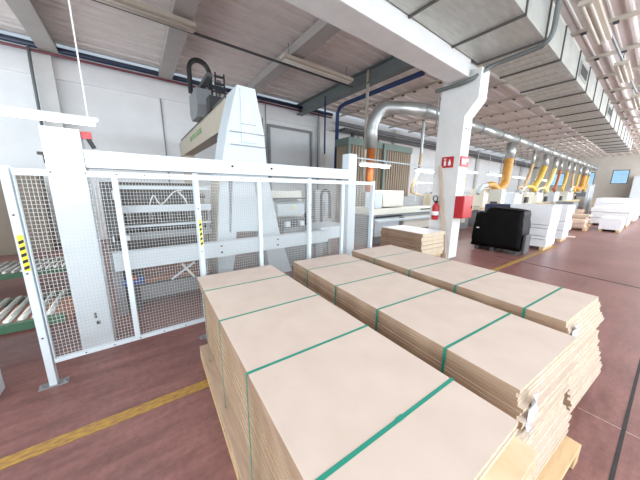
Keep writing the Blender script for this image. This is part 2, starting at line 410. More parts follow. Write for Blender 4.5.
for (xc, lab) in ((2.15, 'thin hook bracket on the wall left of the gantry head'), (4.75, 'grey conduit on the wall beside the sliding door'), (7.45, 'grey conduit on the wall right of the sliding door')):
    tag(MB().tube([(xc, WY - .3, 5.15), (xc, WY - .25, 4.9), (xc, WY - .2, 4.3 if xc < 3 else .5)], .03, 8).build('conduit', M['midgrey'], smooth=True), lab, 'conduit')

# busbar + roof lights
tag(B(-4, 6.3, 6.74, 6.79, 5.02, 5.06).build('busbar', M['darkgrey']), 'dark busbar running under the roof girders', 'busbar')
def roof_light(x0, x1, y, label, group):
    t = thing('roof_light', ((x0 + x1) / 2, y, 5.0), label, 'light', group)
    B(x0, x1, y - .13, y + .13, 5.03, 5.11).build('housing', M['fixture'], t)
    MB().tube([(x0 + .04, y - .05, 4.995), (x1 - .04, y - .05, 4.995)], .022, 8).tube([(x0 + .04, y + .05, 4.995), (x1 - .04, y + .05, 4.995)], .022, 8).build('tube', M['tube_off'], t, smooth=True)
    MB().cyl((x0 + .2, y, 5.11), (x0 + .2, y, 5.44), .01, 6).cyl((x1 - .2, y, 5.11), (x1 - .2, y, 5.44), .01, 6).build('hanger', M['midgrey'], t)
roof_light(-1.6, 1.45, 6.6, 'long unlit roof light above the gantry machine', 'roof lights')
roof_light(3.5, 5.95, 6.5, 'long unlit roof light left of the teal girder', 'roof lights')
labs = ['unlit roof light at the top right corner beside the duct', 'second unlit roof light behind the one in the top right corner', 'third unlit roof light along the right of the duct', 'fourth unlit roof light far along the right of the duct']
for i, (a, b, y) in enumerate(((7.0, 9.0, 1.39), (10.9, 12.7, 1.25), (14.8, 17, 1.15), (18.8, 21, 1.05))): roof_light(a, b, y, labs[i], 'roof lights')
tag(MB().tube([(5.4, 1.39, 5.2), (23, 1.0, 5.2)], .03, 6).build('cable_tray', M['midgrey']), 'grey tray linking the roof lights right of the duct', 'cable tray')
tag(MB().tube([(6.55, 1.5, 5.2), (6.6, .2, 5.2)], .04, 8).build('service_pipe', M['bluepipe']), 'short blue pipe at the top right beside the duct', 'pipe')

# low hanging lit tubes
def low_light(x0, x1, y, z, label, wires, power):
    t = thing('hanging_light', ((x0 + x1) / 2, y, z), label, 'light', 'low lit tube lights')
    hw, tr = (.022, .02) if y < 4 else (.06, .03)
    B(x0, x1, y - hw, y + hw, z + tr, z + .03 + hw * .8).build('housing', M['white'], t)
    MB().tube([(x0 + .03, y, z), (x1 - .03, y, z)], tr, 8).build('tube', M['tube'], t, smooth=True)
    for (wx, top) in wires: MB().cyl((wx, y, z + .03 + hw * .8), (wx, y, top), .006 if y < 4 else .012, 6).build('suspension_cable', M['cable'], t)
low_light(-1.5, -.18, 3.0, 2.19, 'bright lit tube hanging above the left end of the fence', [(-.25, 5.43), (-1.4, 5.43)], 1)
low_light(5.0, 6.25, 5.0, 2.33, 'lit tube hanging in front of the brown ribbed cabinet', [(5.1, 2.5), (6.1, 2.5)], 1)
low_light(7.6, 8.9, 5.0, 2.31, 'lit tube hanging just left of the column', [(7.7, 2.5), (8.8, 2.5)], 1)
rest = [(10.6, 12.1), (13.2, 14.7), (16, 18), (20, 22.5), (25, 28)]
for i, (a, b) in enumerate(rest):
    low_light(a, b, 6.0, 2.6, ['lit tube right of the column, nearest of the row', 'second lit tube right of the column', 'third lit tube right of the column', 'fourth lit tube right of the column', 'farthest lit tube over the machines'][i], [(a + .1, 5.35), (b - .1, 5.35)], 1)
tag(MB().tube([(4.9, 5.0, 2.5), (9.2, 5.0, 2.47)], .02, 6).build('light_rail', M['white']), 'thin white rail carrying the lit tubes left of the column', 'rail')

# ------------------------------------------------------------------ fence
FY = 2.815
px = [-.73, .505, 1.885, 3.13]
pf = ['leftmost fence post with foot plate and yellow black sticker', 'second fence post with yellow black sticker at the board stack', 'third fence post behind the middle board stack', 'rightmost fence post at the end of the mesh fence']
for i, X in enumerate(px):
    t = thing('fence_post', (X, FY, 0), pf[i], 'post', 'fence posts')
    w = .024 if i in (0, 3) else .02
    B(X - w, X + w, FY - .03, FY + .03, .008, 1.80, .004).build('upright', M['white'], t)
    B(X - .09, X + .09, FY - .04, FY + .04, 0, .008).build('foot_plate', M['midgrey'], t)
    for dx in (-.07, .07): MB().cyl((X + dx, FY - .02, .008), (X + dx, FY - .02, .035), .012, 8).build('anchor_bolt', M['midgrey'], t)
    for zz in (.45, 1.0, 1.45): MB().cyl((X, FY - .031, zz), (X, FY - .036, zz), .007, 8).build('screw', M['darkgrey'], t)
    if i < 2:
        z0, z1 = ((1.02, 1.30), (1.06, 1.34))[i]
        st = B(X - w + .014, X + w - .002, FY - .0335, FY - .031, z0, z1).build('warning_sticker', M['yellow_sticker'], t)
        m = MB(); zz = z0 + .01
        while zz < z1 - .035:
            m.prism_xz([(X - w + .016, zz), (X + w - .004, zz + .012), (X + w - .004, zz + .036), (X - w + .016, zz + .024)], FY - .036, FY - .034); zz += .05
        m.build('stripe', M['dark'], st)
plab = ['first mesh panel from the left, in front of the white cable tower', 'middle mesh panel in front of the gantry machine', 'right mesh panel in front of the grey cabinets']
for i in range(3):
    a, b = px[i] + (.034 if i == 0 else .022), px[i + 1] - (.034 if i == 2 else .022); c = (a + b) / 2 - .02
    t = thing('mesh_panel', (c, FY, .2), plab[i], 'fence panel', 'fence panels')
    y0, y1 = FY - .018, FY + .018
    m = MB(); m.box(a, b, y0, y1, .2, .235).box(a, b, y0 - .006, y1, 1.735, 1.785).box(a, a + .006, y0, y1, .235, 1.735).box(b - .006, b, y0, y1, .235, 1.735)
    m.build('frame', M['white'], t)
    B(c - .02, c + .02, y0 - .004, y1, .235, 1.735).build('mid_upright', M['white'], t)
    m = MB(); x = a + .03; r = .0014
    yy = y1 + .004
    while x < b - .02:
        m.box(x - r, x + r, yy, yy + 2 * r, .21, 1.76); x += .0235
    z = .25
    while z < 1.74:
        m.box(a, b, yy + .003, yy + .003 + 2 * r, z - r, z + r); z += .031
    m.build('wire_mesh', M['wire'], t)
    for k in range(1, 6):
        xx = a + (b - a) * k / 6
        MB().cyl((xx, y0 - .006, 1.765), (xx, y0 - .010, 1.765), .006, 6).build('screw', M['darkgrey'], t)
        MB().cyl((xx, y0, .218), (xx, y0 - .005, .218), .006, 6).build('screw', M['darkgrey'], t)

# ------------------------------------------------------------------ board stacks
def board(name, org, ang, u0, u1, v0, v1, z0, z1):
    ca, sa = math.cos(ang), math.sin(ang)
    def P(u, v, z): return (org[0] + u * ca - v * sa, org[1] + u * sa + v * ca, z)
    m = MB()
    vs = [P(u0, v0, z0), P(u1, v0, z0), P(u1, v1, z0), P(u0, v1, z0), P(u0, v0, z1), P(u1, v0, z1), P(u1, v1, z1), P(u0, v1, z1)]
    m.poly(vs, [(0, 3, 2, 1), (4, 5, 6, 7)], 0)
    vb = m.bm.verts[:]
    for f, k in (((0, 1, 5, 4), 2), ((1, 2, 6, 5), 1), ((2, 3, 7, 6), 2), ((3, 0, 4, 7), 1)):
        q = m.bm.faces.new([vb[i] for i in f]); q.material_index = k
    c = P((u0 + u1) / 2, (v0 + v1) / 2, z0)
    return m.build(name, [M['board_face'], M['board_edge'], M['board_end']], origin=c)

def stack(org, deg, W, L, n, th, zb, where, straps, jut, ush=0.0):
    ang = math.radians(deg); rnd = random.Random(where)
    off = 0
    for k in range(n):                      # k = 0 is the top board
        z1 = zb + (n - k) * (th + .0010); z0 = z1 - th
        if k == 0: du = dv = 0
        else:
            off = .4 * off + rnd.uniform(-.016, .016)
            du = rnd.uniform(-.003, .003) + ush * min(1, k / n * (4 if where == 'left' else 1)); dv = off - jut(k / n)
        o = board('chipboard_sheet', org, ang, du, W + du, dv, L + dv * .3, z0, z1)
        if where == 'left' and k >= 3: o.data.materials[0] = M['ply_face']
        if k == 0: lab = 'topmost chipboard sheet of the %s strapped stack' % where
        elif k == n - 1: lab = 'lowest chipboard sheet of the %s strapped stack' % where
        else: lab = 'chipboard sheet, %s from the top of the %s strapped stack' % (ORD(k + 1), where)
        tag(o, lab, 'board', ('chipboard sheets in the %s stack' % where))
    zt = zb + n * (th + .0010)
    ca, sa = math.cos(ang), math.sin(ang)
    names = ['nearest', 'second nearest', 'third nearest', 'farthest']
    for i, v in enumerate(straps):
        def P(u, z, vv): return (org[0] + u * ca - vv * sa, org[1] + u * sa + vv * ca, z)
        m = MB(); h = .008; t = .0012; e = .006
        # a closed band: top run, two side runs, bottom under the lowest sheet
        def run(u0, z0, u1, z1):
            vs = []
            for vv in (v - h, v + h): vs += [P(u0, z0, vv), P(u1, z0, vv), P(u1, z1, vv), P(u0, z1, vv)]
            m.poly(vs, [(0, 1, 2, 3), (7, 6, 5, 4), (0, 4, 5, 1), (1, 5, 6, 2), (2, 6, 7, 3), (3, 7, 4, 0)])
        run(-e - t, zt + .0004, W + e + t, zt + .0004 + t)
        run(-e - t, zb - .09, -e, zt); run(W + e, zb - .09, W + e + t, zt)
        run(-e - t, zb - .092, W + e + t, zb - .09)
        o = m.build('strapping_band', M['strap'])
        tag(o, 'green plastic band around the %s board stack, %s of its four' % (where, names[i]), 'strap', 'green strapping bands')
        s = MB(); 
        if i == 0 and where == 'left':
            vs = []
            for zz in (zt + .002, zt + .0045):
                vs += [P(.39, zz, v - .0095), P(.425, zz, v - .0095), P(.425, zz, v + .0095), P(.39, zz, v + .0095)]
            s.poly(vs, [(0, 1, 2, 3), (7, 6, 5, 4), (0, 4, 5, 1), (1, 5, 6, 2), (2, 6, 7, 3), (3, 7, 4, 0)])
            s.build('buckle', M['strap'], o)
        else: s.bm.free()
    return zt

def pallet(org, deg, W, L, zb, label, u_over=.03, near=.1):
    ang = math.radians(deg); ca, sa = math.cos(ang), math.sin(ang)
    t = thing('pallet', (org[0], org[1], 0), label, 'pallet', 'wooden pallets')
    def rb(u0, u1, v0, v1, z0, z1):
        m = MB(); P = lambda u, v, z: (org[0] + u * ca - v * sa, org[1] + u * sa + v * ca, z)
        m.poly([P(u0, v0, z0), P(u1, v0, z0), P(u1, v1, z0), P(u0, v1, z0), P(u0, v0, z1), P(u1, v0, z1), P(u1, v1, z1), P(u0, v1, z1)],
               [(0, 3, 2, 1), (4, 5, 6, 7), (0, 1, 5, 4), (1, 2, 6, 5), (2, 3, 7, 6), (3, 0, 4, 7)])
        bmesh.ops.bevel(m.bm, geom=m.bm.edges[:], offset=.003, segments=1, affect='EDGES')
        return m
    u0, u1 = -u_over, W + u_over
    v0, v1 = -near, L - (.12 if near > .15 else .02); npl = 6; st = (u1 - u0 + .02) / npl
    rb(u0, u1, v0, v0 + .1, zb - .025, zb - .0004).build('deck_board', M['lump'], t)
    for k in range(npl):
        for (p, q) in ((v0 + .115, .70), (.71, v1)): rb(u0 + k * st, u0 + k * st + st - .02, p, q, zb - .025, zb - .0004).build('deck_board', M['deck'] if near > .15 else M['lump'], t)
    for uu in (u0, (u0 + u1) / 2 - .045, u1 - .09):
        for vv in (v0, (v0 + v1) / 2 - .06, v1 - .12): rb(uu, uu + .09, vv, vv + .12, .024, zb - .026).build('block', M['lump'], t)
        rb(uu, uu + .09, v0, v1, 0.0005, .0235).build('runner', M['lump'], t)
    return t

TH = .0199
stack((.302, .215), -2.4, .775, 2.365, 32, TH, .13, 'left', (.255, .806, 1.377, 1.955), lambda f: 0 if f < .12 else min(.13, .05 + .09 * f), .035)
pallet((.302, .215), -2.4, .775, 2.365, .13, 'wooden pallet under the left board stack', .045, .2)
a = math.radians(-4.8)
oM = (1.19 + .075 * math.cos(a), .235 + .075 * math.sin(a)); oR = (2.339 - .1 * math.cos(a), .235 - .1 * math.sin(a))
stack(oM, -4.8, .775, 2.3, 32, TH, .13, 'middle', (.345, .87, 1.397, 1.93), lambda f: .012 * math.sin(f * 9) + .04 * f if f > .1 else 0)
pallet(oM, -4.8, .775, 2.3, .13, 'wooden pallet under the middle board stack', .02, .12)
stack(oR, -4.8, .79, 2.29, 32, TH, .13, 'right', (.23, .757, 1.275, 1.82), lambda f: .01 + .012 * math.sin(f * 11) + .09 * f if f > .06 else 0, .05)
pallet(oR, -4.8, .79, 2.29, .13, 'wooden pallet under the right board stack', .0, .06)
# film sheets on the ends
def film(org, u, z1, z0, label):
    ca, sa = math.cos(a), math.sin(a)
    m = MB(); vs = []; fs = []; N = 9
    for j in range(N):
        z = z1 + (z0 - z1) * j / (N - 1); v = -.035 - .006 * math.sin(j * 1.7)
        for w in (0, .035, .07):
            vv = v - .008 * math.sin(w * 60 + j)
            vs.append((org[0] + (u + w + .008 * math.sin(j)) * ca - vv * sa, org[1] + (u + w) * sa + vv * ca, z))
    for j in range(N - 1):
        for i in range(2): q = j * 3 + i; fs.append((q, q + 1, q + 4, q + 3))
    m.poly(vs, fs)
    o = m.build('plastic_film', M['film'], smooth=True)
    md = o.modifiers.new('t', 'SOLIDIFY'); md.thickness = .0015
    tag(o, label, 'film', 'plastic film scraps')
film(oM, .045, .78, .56, 'crumpled milky plastic film on the near end of the middle stack')
film(oR, .05, .77, .66, 'small plastic film scrap on the near end of the right stack')

# stack of thick boards by the column
lb = ['topmost thick board of the low stack beside the column', None, None, None, None, 'lowest thick board of the low stack beside the column']
for k in range(6):
    z1 = .70 - k * .093; rnd = random.Random(k)
    dx, dy = rnd.uniform(-.02, .02), rnd.uniform(-.03, .02)
    o = board('thick_board', (5.1, 3.04), math.radians(-4), dx, .86 + dx, dy, 1.25 + dy, z1 - .086, z1)
    if k == 0:
        o.data.materials[0] = M['laminate']
    tag(o, lb[k] or 'thick board, %s from the top of the low stack beside the column' % ORD(k + 1), 'board', 'thick boards beside the column')
t = thing('pallet', (5.5, 3.6, 0), 'wooden pallet under the low stack beside the column', 'pallet', 'wooden pallets')
for q in (0, 1, 2):
    B(5.14 + q * .36, 5.22 + q * .36, 3.02, 4.2, 0, .1).build('runner', M['lump'], t)
B(5.13, 5.95, 3.02, 4.2, .1, .1475).build('deck_board', M['lump'], t)
# plank leaning on the column
m = MB(); m.poly([(6.0, 2.99, 0), (6.0, 2.90, 0), (6.03, 2.90, 0), (6.03, 2.99, 0), (6.065, 3.37, 2.25), (6.065, 3.29, 2.25), (6.095, 3.29, 2.25), (6.095, 3.37, 2.25)],
                 [(0, 3, 2, 1), (4, 5, 6, 7), (0, 1, 5, 4), (1, 2, 6, 5), (2, 3, 7, 6), (3, 0, 4, 7)])
tag(m.build('plank', M['plank']), 'long pale wooden plank leaning against the column', 'plank')
# signs, extinguisher, hose box
t = thing('fire_sign', (6.09, 3.17, 2.2), 'red square extinguisher sign on the left face of the column', 'sign', 'red fire signs')
B(6.083, 6.098, 3.03, 3.31, 2.2, 2.45).build('panel', M['red'], t)
m = MB(); m.box(6.079, 6.0825, 3.20, 3.25, 2.25, 2.35).box(6.079, 6.0825, 3.215, 3.235, 2.36, 2.39).box(6.079, 6.0825, 3.2, 3.26, 2.395, 2.41)
m.prism_yz([(3.09, 2.25), (3.14, 2.25), (3.15, 2.30), (3.12, 2.40), (3.08, 2.30)], 6.079, 6.0825).build('pictogram', M['signwhite'], t)
t = thing('fire_sign', (6.32, 2.87, 2.22), 'red fire hose sign on the right face of the column', 'sign', 'red fire signs')
B(6.12, 6.52, 2.875, 2.895, 2.22, 2.45).build('panel', M['red'], t)
m = MB(); m.box(6.17, 6.30, 2.871, 2.8745, 2.27, 2.39).box(6.33, 6.37, 2.871, 2.8745, 2.27, 2.40).box(6.40, 6.47, 2.871, 2.8745, 2.33, 2.40).build('pictogram', M['signwhite'], t)
t = thing('hose_cabinet', (6.33, 2.8, 1.0), 'red fire hose cabinet on the right face of the column', 'cabinet')
B(6.1, 6.58, 2.7, 2.895, 1.02, 1.54, .008).build('body', M['red'], t)
B(6.12, 6.56, 2.692, 2.6995, 1.04, 1.52).build('door', M['red'], t)
B(6.50, 6.53, 2.68, 2.6915, 1.24, 1.31).build('latch', M['dark'], t)
t = thing('fire_extinguisher', (6.02, 3.3, .95), 'red fire extinguisher hung on the left face of the column', 'extinguisher')
MB().tube([(6.0, 3.3, .95), (6.0, 3.3, .96), (6.0, 3.3, 1.28), (6.0, 3.3, 1.34), (6.0, 3.3, 1.37)], .08, 14, radii=[.06, .078, .078, .05, .025]).build('body', M['red'], t, smooth=True)
MB().tube([(6.0, 3.3, 1.06), (6.0, 3.3, 1.16)], .0795, 14).build('label_band', M['signwhite'], t, smooth=True)
MB().box(5.98, 6.02, 3.25, 3.35, 1.37, 1.41).build('valve', M['dark'], t)
MB().tube([(6.0, 3.3, 1.4)] + [(6.0, 3.33 + .06 * math.sin(q), 1.47 - .07 * math.cos(q)) for q in [PI * 2 * k / 10 for k in range(10)]] + [(6.0, 3.37, 1.2)], .012, 6).build('hose', M['dark'], t)

# ------------------------------------------------------------------ gantry machine behind the fence
t = thing('cable_tower', (-.47, 3.36, 0), 'wide white sheet metal cable tower behind the left fence panel', 'tower')
B(-.60, -.345, 3.24, 3.46, 0, 2.17, .006).build('body', M['white'], t)
B(-.585, -.36, 3.234, 3.24, .05, 2.12).build('cover', M['white'], t)
m = MB(); m.box(-.47, -.45, 3.228, 3.234, .34, .40).box(-.46, -.43, 3.228, 3.234, .27, .31).build('sticker', M['darkgrey'], t)
o = thing('signal_lamp', (-.29, 3.3, 2.03), 'small red lamp with black socket on the white cable tower', 'lamp')
MB().box(-.34, -.27, 3.28, 3.32, 2.10, 2.16).build('lens', M['red'], o); MB().tube([(-.30, 3.3, 2.11), (-.265, 3.3, 2.02)], .018, 8).build('socket', M['dark'], o)
o = thing('sensor', (-.62, 3.3, 1.9), 'small black sensor on the left side of the cable tower', 'sensor')
MB().box(-.645, -.61, 3.27, 3.30, 1.93, 1.955).build('head', M['dark'], o); MB().box(-.615, -.602, 3.28, 3.295, 1.86, 1.93).build('bracket', M['dark'], o)

t = thing('cross_rail', (1.3, 3.3, 1.86), 'white horizontal beam carried just above the mesh fence', 'rail')
B(-.34, 2.99, 3.24, 3.38, 1.835, 1.995, .006).build('beam', M['white'], t)
for X in (1.02, 1.55): MB().cyl((X, 3.24, 1.93), (X, 3.23, 1.93), .014, 8).build('bolt', M['dark'], t)
t = thing('support_post', (3.1, 3.35, 0), 'white square support post at the right end of the fence', 'post')
B(3.0, 3.18, 3.25, 3.43, 0, 2.26, .006).build('shaft', M['white'], t)
B(2.96, 3.22, 3.21, 3.47, 0, .01).build('foot_plate', M['midgrey'], t)

gt = thing('gantry_machine', (1.7, 6, 0), 'large white and beige gantry machine rising above the fence', 'machine')
y0, y1 = 4.3, 4.85
sil = [(1.0, 0), (1.20, 0), (1.33, .55), (1.36, .92), (1.84, .90), (1.90, .55), (1.98, 0), (2.45, 0), (2.2, .78), (1.98, 1.9), (1.93, 2.62), (1.80, 3.28), (1.50, 3.28), (1.31, 2.62), (1.14, 1.8), (1.04, .8)]
MB().prism_xz(sil, y0, y1).build('tower', M['white'], gt)
MB().prism_xz([(1.0, 0), (1.04, .8), (1.14, 1.8), (1.13, 1.8), (1.03, .8), (.99, 0)], y0 + .02, y1).build('side_panel', M['beige'], gt)
c1 = MB().prism_xz([(1.53, 2.42), (1.79, 2.42), (1.75, 3.24), (1.54, 3.24)], y0 - .02, y0 - .0005).build('hood_cover', M['white'], gt)
for (za, zb) in ((2.56, 2.575), (2.36, 2.375), (2.70, 2.71)):
    MB().box(1.335 if za < 2.6 else 1.53, 1.95 if za < 2.6 else 1.79, y0 - .022, y0 - .0205, za, zb).build('panel_gap', M['midgrey'], gt)
MB().prism_xz([(1.28, 1.78), (1.34, 1.78), (1.27, .92), (1.24, .92)], y0 - .004, y0 - .0005).build('panel_gap', M['midgrey'], gt)
MB().prism_xz([(1.72, 1.78), (1.735, 1.78), (1.84, .92), (1.82, .92)], y0 - .004, y0 - .0005).build('panel_gap', M['midgrey'], gt)
# beige cross beam
MB().prism_xz([(1.42, 2.72), (1.70, 2.72), (1.70, 3.22), (1.46, 3.22), (1.40, 3.12)], y1, 10.0).build('cross_beam', M['beige'], gt)
MB().prism_yz([(y1, 2.60), (5.4, 2.60), (5.7, 2.72), (y1, 2.72)], 1.46, 1.68).build('beam_bracket', M['darkgrey'], gt)
for k in range(5): B(1.395, 1.41, 6.6 + k * .30, 6.78 + k * .30, 2.93, 3.04).build('letter_mark', M['green_mark'], gt)
B(1.45, 1.75, 9.4, 10.0, 0, 2.72).build('rear_leg', M['beige'], gt)
# dark edge rail on top
B(1.46, 1.50, y1, 10.0, 3.22, 3.27).build('guide_rail', M['darkgrey'], gt)
hd = MB().prism_yz([(6.6, 3.28), (7.2, 3.28), (7.35, 3.45), (7.3, 3.86), (6.5, 3.86), (6.45, 3.5)], 1.34, 1.66).build('drive_head', M['midgrey'], gt)
m = MB()
loop = [(1.32, 6.95, 3.85)] + [(1.32 + .22 * (1 - math.cos(q)), 6.95, 4.35 + .24 * math.sin(q)) for q in [PI * k / 10 for k in range(11)]] + [(1.76, 6.9, 3.9)]
m.tube(loop, .055, 6); m.build('cable_chain', M['dark'], gt)
m = MB(); m.box(1.45, 1.56, 5.9, 7.0, 3.90, 3.98).build('chain_tray', M['darkgrey'], gt)
m = MB()
for k in range(5): m.box(1.62, 1.82, 6.0 + k * .001, 6.06, 3.42 + k * .14, 3.45 + k * .14)
m.box(1.62, 1.645, 5.97, 6.0, 3.28, 4.05).box(1.80, 1.825, 5.97, 6.0, 3.28, 4.05).build('chain_rack', M['dark'], gt)
for k in range(4): MB().box(1.66 + .03 * k, 1.672 + .03 * k, 6.07, 6.10, 3.3, 3.95).build('cable', M['dark'], gt)
B(1.42, 1.62, 5.7, 6.0, 3.225, 3.5).build('motor', M['dark'], gt)
# mid gantry pulley right of tower
MB().tube([(2.05, 5.4, 3.55), (2.15, 5.4, 3.55)], .09, 12).build('pulley', M['darkgrey'], gt)
MB().tube([(2.1, 5.4, 3.5), (2.12, 5.4, 2.0)], .03, 8).build('hanging_pipe', M['midgrey'], gt)

# front crossbeam in front of tower
t = thing('front_crossbeam', (1.4, 3.9, .6), 'wide white horizontal crossbeam with bolts behind the fence', 'beam')
B(-.30, 3.05, 3.86, 3.98, .63, .86, .005).build('beam', M['white'], t)
for X in (.98, 1.93):
    for Z in (.80, .70): MB().cyl((X, 3.86, Z), (X, 3.848, Z), .016, 8).build('bolt', M['dark'], t)
for X in (-.29, .75, 2.9): B(X - .05, X + .05, 3.99, 4.09, 0, .86).build('leg', M['midgrey'], t)

# pick-up / clamping machine between cable tower and gantry
t = thing('clamping_machine', (.3, 4.7, 0), 'grey clamping machine with rows of rollers behind the left fence panels', 'machine')
B(-.45, 1.0, 5.5, 6.1, 0, 1.75).build('rear_housing', M['shadowgrey'], t)
B(-.36, -.24, 4.4, 5.4, 0, 1.72).build('side_frame', M['darkgrey'], t)
B(.95, 1.02, 5.0, 5.4, 0, 1.6).build('side_frame', M['beige'], t)
for z, w, mm in ((1.66, .025, 'white'), (1.36, .05, 'white'), (1.34, .02, 'darkgrey'), (1.10, .018, 'white'), (.95, .05, 'midgrey'), (1.52, .03, 'darkgrey')):
    yy = 4.42 if z == 1.36 else 4.5 if mm != 'darkgrey' else 4.8
    B(-.22, 1.0, yy, yy + .08, z - w, z + w).build('rail', M[mm], t)
m = MB()
for k in range(14):
    X = -.17 + k * .083
    m = MB().cyl((X, 4.52, 1.0), (X, 4.52, 1.08), .02, 8); m.build('suction_cup', M['dark'], t)
for k in range(14):
    X = -.15 + k * .083
    MB().box(X - .022, X + .022, 4.44, 4.49, 1.22 - .03 * (k % 2), 1.308).cyl((X, 4.46, 1.14), (X, 4.46, 1.2), .015, 8).build('clamp_head', M['darkgrey' if k % 3 else 'dark'], t)
for k in range(8):
    X = -.1 + k * .14
    MB().box(X - .03, X + .03, 4.85, 4.95, 1.15, 1.30).build('valve_block', M['dark' if k % 2 else 'beige'], t)
m = MB().tube(smoothpath([(.15, 4.5, 1.38), (.22, 4.45, 1.55), (.3, 4.4, 1.42), (.48, 4.4, 1.6), (.6, 4.45, 1.62)], 5), .008, 6); m.build('air_hose', M['cable'], t)
m = MB().tube(smoothpath([(.55, 4.5, 1.60), (.62, 4.42, 1.50), (.66, 4.45, 1.38)], 5), .012, 6); m.build('air_hose', M['cable'], t)
B(-.3, -.02, 4.5, 5.3, 0, .55).build('lower_frame', M['shadowgrey'], t)
B(-.28, -.2, 4.2, 4.4, 0, 1.5).build('cable_duct', M['darkgrey'], t)
MB().box(-.3, -.12, 4.2, 4.35, .95, 1.02).box(-.24, -.16, 4.25, 4.3, 1.02, 1.62).build('arm', M['white'], t)

t = thing('lift_table', (.3, 4.3, 0), 'low grey lift table with scissor bars behind the mesh', 'table')
B(-.12, .66, 4.1, 4.16, .10, .30).build('front_panel', M['midgrey'], t)
B(-.12, .66, 4.17, 5.1, .24, .30).build('table_top', M['darkgrey'], t)
MB().tube([(-.1, 4.2, .05), (.6, 4.2, .22)], .02, 6).build('scissor_bar', M['darkgrey'], t)
MB().tube([(.3, 4.05, .35), (.62, 4.05, .56)], .015, 6).build('scissor_bar', M['white'], t)
MB().tube([(.45, 4.05, .56), (.6, 4.05, .33)], .018, 6).build('scissor_bar', M['offwhite'], t)
B(-.1, .64, 4.3, 5.0, 0.0, .09).build('base_frame', M['darkgrey'], t)
t = thing('electric_motor', (-.17, 4.0, 0), 'blue electric motor behind the left fence panel', 'motor')
MB().tube([(-.25, 4.03, .42), (-.02, 4.03, .42)], .06, 12).build('body', M['blue'], t, smooth=True)
B(-.22, -.08, 3.99, 4.07, .0, .36).build('bracket', M['darkgrey'], t)
B(-.2, -.1, 3.95, 4.0, .46, .50).build('terminal_box', M['hose_b'], t)
tag(B(-.05, .9, 4.25, 4.95, .305, .36).build('brown_board', M['orange_floor']), 'brown board lying on the lift table', 'board')
tag(B(.05, .95, 5.15, 5.4, 0, .5).build('orange_crate', M['hose_b']), 'brown orange crate on the floor behind the lift table', 'crate')

# clutter right of the gantry tower
t = thing('control_cabinet', (3.0, 5.8, 0), 'pale grey control cabinet seen through the right fence panels', 'cabinet')
B(2.45, 3.5, 5.6, 6.1, 0, 1.62).build('body', M['offwhite'], t)
MB().prism_yz([(5.2, 1.32), (5.6, 1.42), (5.6, 1.1), (5.2, 1.05)], 2.62, 3.35).build('desk', M['white'], t)
MB().box(2.6, 3.36, 5.18, 5.61, 1.43, 1.46).build('desk_lid', M['darkgrey'], t)
MB().prism_xz([(2.98, 1.20), (3.06, 1.20), (3.02, 1.28)], 5.185, 5.195).build('warning_sticker', M['yellow_sticker'], t)
B(2.6, 3.36, 5.25, 5.6, 0, .98).build('pedestal', M['midgrey'], t)
t = thing('cutting_unit', (2.8, 4.6, 0), 'dark cutting unit with grey blocks right of the white tower', 'machine')
B(2.35, 3.1, 4.55, 5.05, .88, 1.0).build('rail', M['darkgrey'], t)
B(2.45, 3.0, 4.6, 5.0, 0, .86).build('base', M['midgrey'], t)
for k in range(4): B(2.42 + k * .17, 2.52 + k * .17, 4.45, 4.54, .9, 1.0 + .04 * (k % 2)).build('clamp_head', M['dark' if k % 2 else 'white'], t)
MB().tube([(2.95, 4.4, .7), (2.95, 4.5, .7)], .10, 14).build('hand_wheel', M['white'], t)
MB().tube([(2.75, 4.4, .72), (2.75, 4.5, .72)], .07, 12).build('hand_wheel', M['midgrey'], t)
MB().tube([(3.02, 4.5, .88), (3.02, 4.5, 1.75)], .022, 8).build('column', M['darkgrey'], t)
MB().tube(smoothpath([(2.9, 4.42, 1.02), (2.85, 4.4, 1.15), (2.98, 4.38, 1.17), (3.05, 4.4, 1.05)], 5), .03, 6).build('cable', M['dark'], t)
t = thing('cable_chain_loop', (3.54, 4.6, .86), 'upright dark oval cable chain seen through the right fence panel', 'cable chain')
pts = [(3.42, 4.6, .92)] + [(3.54 + .12 * math.cos(q), 4.6, 1.52 + .13 * math.sin(q)) for q in [PI - PI * k / 8 for k in range(9)]] + [(3.66, 4.6, 1.0)]
MB().tube(pts, .035, 6).build('chain', M['dark'], t)
MB().box(3.5, 3.58, 4.58, 4.62, 1.05, 1.4).build('guide', M['midgrey'], t)
t = thing('side_table', (3.5, 4.4, 0), 'white table end behind the right fence panel', 'table')
B(3.12, 3.98, 4.2, 5.0, .60, .86).build('table_top', M['white'], t)
for (xx, yy) in ((3.14, 4.25), (3.88, 4.25), (3.14, 4.9), (3.88, 4.9)): B(xx, xx + .07, yy, yy + .07, 0, .6).build('leg', M['midgrey'], t)
tag(B(3.98, 4.5, 5.6, 6.1, 0, 1.65).build('grey_cabinet', M['midgrey']), 'grey cabinet right of the cable chain loop', 'cabinet')

# left: taupe cabinet, roller conveyors, white box
t = thing('taupe_cabinet', (-3.7, 9.6, 0), 'long taupe metal cabinet behind the roller conveyors at the left edge', 'cabinet')
B(-5.8, -1.9, 9.3, 9.9, 0, 1.95, .01).build('body', M['taupe'], t)
def conveyor(x0, x1, ya, yb, z, label):
    t = thing('roller_conveyor', ((x0 + x1) / 2, (ya + yb) / 2, 0), label, 'conveyor', 'roller conveyors')
    B(x0, x1, ya - .05, ya, z - .11, z - .035).build('side_rail', M['green'], t)
    B(x0, x1, yb, yb + .05, z - .11, z - .035).build('side_rail', M['green'], t)
    x = x0 + .08
    while x < x1 - .04:
        MB().tube([(x, ya + .002, z - .03), (x, yb - .002, z - .03)], .027, 8).build('roller', M['roller'], t, smooth=True); x += .088
    for xx in (x0 + .2, x0 + 1.4):
        for yy in (ya - .045, yb + .005): B(xx, xx + .06, yy, yy + .04, 0, z - .11).build('leg', M['green'], t)
